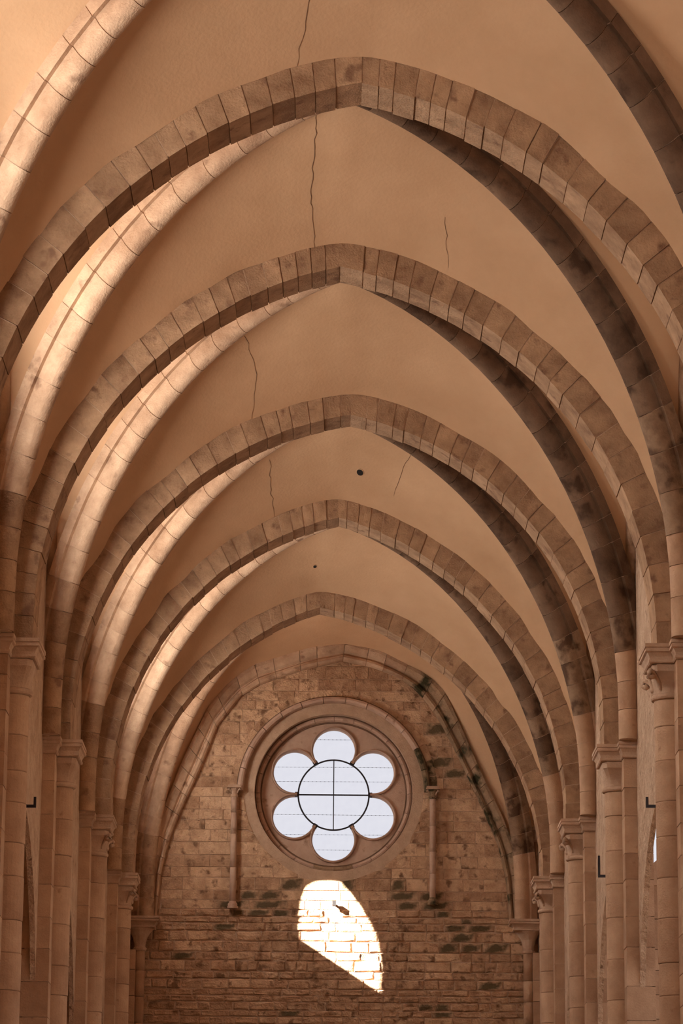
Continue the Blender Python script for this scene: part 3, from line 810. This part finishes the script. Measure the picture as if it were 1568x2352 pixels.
# thin saddle bars with short stubs across every light
sb_ = [-1.15, -0.72, -0.44, -0.0, 0.30, 0.62, 1.02, 1.25]
for z0 in (-1.22, -0.88, -0.44, 0.30, 0.62, 1.24):
    # spans of open width at this height
    xs = []; x = -1.5; ins_ = False; st = 0
    while x <= 1.5:
        o_ = math.hypot(x, z0) < CR0 or any(math.hypot(x - LD * math.cos(math.pi / 2 + k * math.pi / 3), z0 - LD * math.sin(math.pi / 2 + k * math.pi / 3)) < LR for k in range(6))
        if o_ and not ins_: st = x; ins_ = True
        if not o_ and ins_: xs.append((st, x)); ins_ = False
        x += 0.01
    for a, c in xs:
        mb = MB(); mb.tube([(RC[0] + a - 0.02, YW + 0.425, RC[1] + z0), (RC[0] + c + 0.02, YW + 0.425, RC[1] + z0)], 0.0024, 4)
        for q in range(1, int((c - a) / 0.09)):
            mb.tube([(RC[0] + a + 0.09 * q - 0.012, YW + 0.422, RC[1] + z0), (RC[0] + a + 0.09 * q + 0.012, YW + 0.422, RC[1] + z0)], 0.0055, 4)
        mb.build('saddle_bar', 'iron', rose)

# colonnettes left and right of the rose
def shaft(s):
    x = -2.215 if s < 0 else 2.13; zb = 8.55 if s < 0 else 8.66
    root = empty('rose_colonnette', (x, YW - 0.13, zb), ('slender engaged colonnette left of the rose window' if s < 0 else 'slender engaged colonnette right of the rose window, below the mossy hood'), 'column', 'colonnettes beside the rose window')
    z = zb + 0.16; rr = random.Random(3 + s)
    while z < 11.0:
        e = z + rr.uniform(0.45, 0.75)
        if 11.0 - e < 0.3: e = 11.0
        mb = MB(); mb.tube([(x, YW - 0.13, z + 0.004), (x, YW - 0.13, e - 0.004)], 0.068, 12); mb.build('drum', 'carved', root, smooth=True); z = e
    mb = MB(); mb.tube([(x, YW - 0.13, zb + a) for a in (0, 0.05, 0.052, 0.10, 0.12, 0.16)], [0.12, 0.12, 0.10, 0.105, 0.085, 0.07], 12); mb.build('base', 'carved' if s < 0 else 'moss', root)
    mb = MB(); mb.tube([(x, YW - 0.13, a) for a in (10.98, 11.0, 11.03, 11.06, 11.12, 11.19)], [0.068, 0.085, 0.085, 0.07, 0.08, 0.115], 10); cap = mb.build('capital', 'capital' if s < 0 else 'moss', root)
    mb = MB(); mb.box(x - 0.15, x + 0.15, YW - 0.27, YW + 0.02, 11.185, 11.215); mb.box(x - 0.135, x + 0.135, YW - 0.255, YW + 0.02, 11.215, 11.25); mb.build('abacus', 'capital', root)
    for sg in (-1, 1):
        mb = MB(); mb.tube([(x + sg * 0.06, YW - 0.16, 11.06), (x + sg * 0.085, YW - 0.19, 11.12), (x + sg * 0.12, YW - 0.22, 11.16), (x + sg * 0.13, YW - 0.23, 11.13)], [0.012, 0.02, 0.025, 0.02], 6); mb.build('leaf', 'capital', cap, smooth=True)
for s in (-1, 1): shaft(s)

# wall arch above the rose
wa = empty('wall_arch', (0, YW - 0.1, HS), 'moulded pointed wall arch framing the rose window wall, mossy on its right side', 'arch')
for s in (-1, 1):
    O = Poly([(x, 0, z) for x, z in WO[s]]); I = Poly([(x, 0, z) for x, z in WI[s]]); t = 0.0
    while t < 1 - 1e-6:
        e = t + R.uniform(0.045, 0.085)
        if 1 - e < 0.03: e = 1.0
        mb = MB(); rr = []
        for q in (t + 0.0007, (t + e) / 2, e - 0.0007):
            a = I.at(q * I.len); c = O.at(q * O.len)
            def L(f, y): p = a.lerp(c, f); return (p.x, y, p.z)
            rr.append([L(0.0, YW + 0.03), L(0.0, YW - 0.10), L(0.06, YW - 0.17), L(0.2, YW - 0.215), L(0.36, YW - 0.19), L(0.44, YW - 0.14), L(0.5, YW - 0.14), L(0.62, YW - 0.20), L(1.0, YW - 0.28), L(1.25, YW - 0.28), L(1.25, YW + 0.03)])
        mb.rings(rr)
        zz = I.at((t + e) / 2 * I.len).z
        mb.build('arch_stone', 'mossrib' if (s > 0 and zz < 13.6) else 'rib', wa); t = e

# ------------------------------------------------------------------ small fittings
# dark lamp box on the end wall, in the sun patch
bx = empty('wall_box', (-0.01, YW - 0.2, 8.62), 'tiny dark box fixed to the end wall in the sunlit patch under the rose window', 'box')
mb = MB(); mb.box(-0.05, 0.03, YW - 0.23, YW - 0.11, 8.62, 8.73); mb.build('body', 'dark', bx)
mb = MB(); mb.box(-0.03, 0.01, YW - 0.12, YW + 0.01, 8.655, 8.69); mb.build('arm', 'iron', bx)

def hook(s, y, z, ln, rise, label):
    root = empty('iron_hook', (s * XW, y, z), label, 'hook', 'iron hooks on the side walls')
    mb = MB(); mb.box(*sorted((s * (XW + 0.05), s * (XW - ln))), y - 0.018, y + 0.018, z - 0.02, z + 0.02); mb.build('bar', 'iron', root)
    mb = MB(); mb.box(*sorted((s * (XW - ln), s * (XW - ln + 0.035))), y - 0.018, y + 0.018, z + 0.02, z + rise); mb.build('prong', 'iron', root)
hook(1, 43.35, 6.92, 0.155, 0.13, 'black upturned iron hook on the right wall, above the bright slit of sky')
hook(1, 50.6, 6.93, 0.205, 0.33, 'tall black iron hook on the right wall behind the second column')
hook(1, 57.6, 6.93, 0.15, 0.12, 'smallest iron hook on the right wall, behind the third column')
hook(-1, 43.43, 6.86, 0.18, 0.13, 'black upturned iron hook on the left wall behind the nearest column')

# rope holes in the vault: a short stone sleeve closed by a dark disc for the shade in its bore
def rope_hole(b, s, h, t, rad):
    g = CELLS[b][0 if s < 0 else 1]; p = g[int(h * (len(g) - 1))][int(t * (len(g[0]) - 1))]
    i_, j_ = int(h * (len(g) - 1)), int(t * (len(g[0]) - 1))
    nv = (g[i_ - 1][j_] - p).cross(g[i_][j_ + 1] - p); gx, gy = -nv.x / nv.z, -nv.y / nv.z
    def tilt(r, k, z0):
        a, c = r * math.cos(2 * math.pi * k / n_), 1.6 * r * math.sin(2 * math.pi * k / n_)
        return (p.x + a, p.y + c, p.z + z0 + gx * a + gy * c)
    mb = MB(); n_ = 14
    prof = [(rad + 0.016, 0.05), (rad + 0.012, -0.006), (rad, -0.008)]
    mb.rings([[tilt(r, k, z0) for k in range(n_)] for r, z0 in prof], True, False)
    o = mb.build('rope_hole', 'plaster', ceiling)
    mb = MB(); mb.rings([[tilt(r, k, z0) for k in range(n_)] for r, z0 in ((rad * 0.99, -0.009), (rad * 0.97, 0.05))], True, True)
    mb.build('bore', 'dark', o)
rope_hole(3, 1, 0.95, 0.31, 0.058)
rope_hole(4, -1, 0.975, 0.31, 0.034)

# buttresses seen through the arcade
def buttress(i, s):
    y = D[i] - 0.15
    side = 'left' if s < 0 else 'right'
    root = empty('buttress', (s * 6.6, y, -ZC), f'brown stone buttress seen through the {side} arcade before the {ORD[i]} pier' , 'buttress', f'buttresses beyond the {side} arcade')
    rr = random.Random(i + 3 * s); z = -ZC
    top = 6.22
    while z < top - 0.01:
        e = z + rr.uniform(0.3, 0.45)
        if top - e < 0.15: e = top
        x = 4.47
        off = rr.uniform(0.3, 0.9)
        for xa, xb in ((4.51, 4.51 + 0.45 + off), (4.51 + 0.45 + off, 6.4)):
            mb = MB(); x0, x1 = sorted((s * (xa + 0.004), s * (xb - 0.004))); j = rr.uniform(0, 0.01)
            mb.box(x0, x1, y + j, y + 1.1, z + 0.005, e - 0.005); mb.build('block', 'pier', root)
        z = e
    mb = MB(); xa, xb = 4.47, 6.4
    mb.add([(s * q, yy, zz) for yy in (y - 0.03, y + 1.1) for q, zz in ((4.51, 6.2), (6.4, 6.2), (5.15, 6.25), (4.78, 6.64), (4.51, 6.4))], [(0, 1, 2, 3, 4), (9, 8, 7, 6, 5), (0, 5, 6, 1), (1, 6, 7, 2), (2, 7, 8, 3), (3, 8, 9, 4), (4, 9, 5, 0)])
    mb.build('coping', 'pier', root)
for i in (3, 4, 5):
    buttress(i, 1)
    buttress(i, -1)
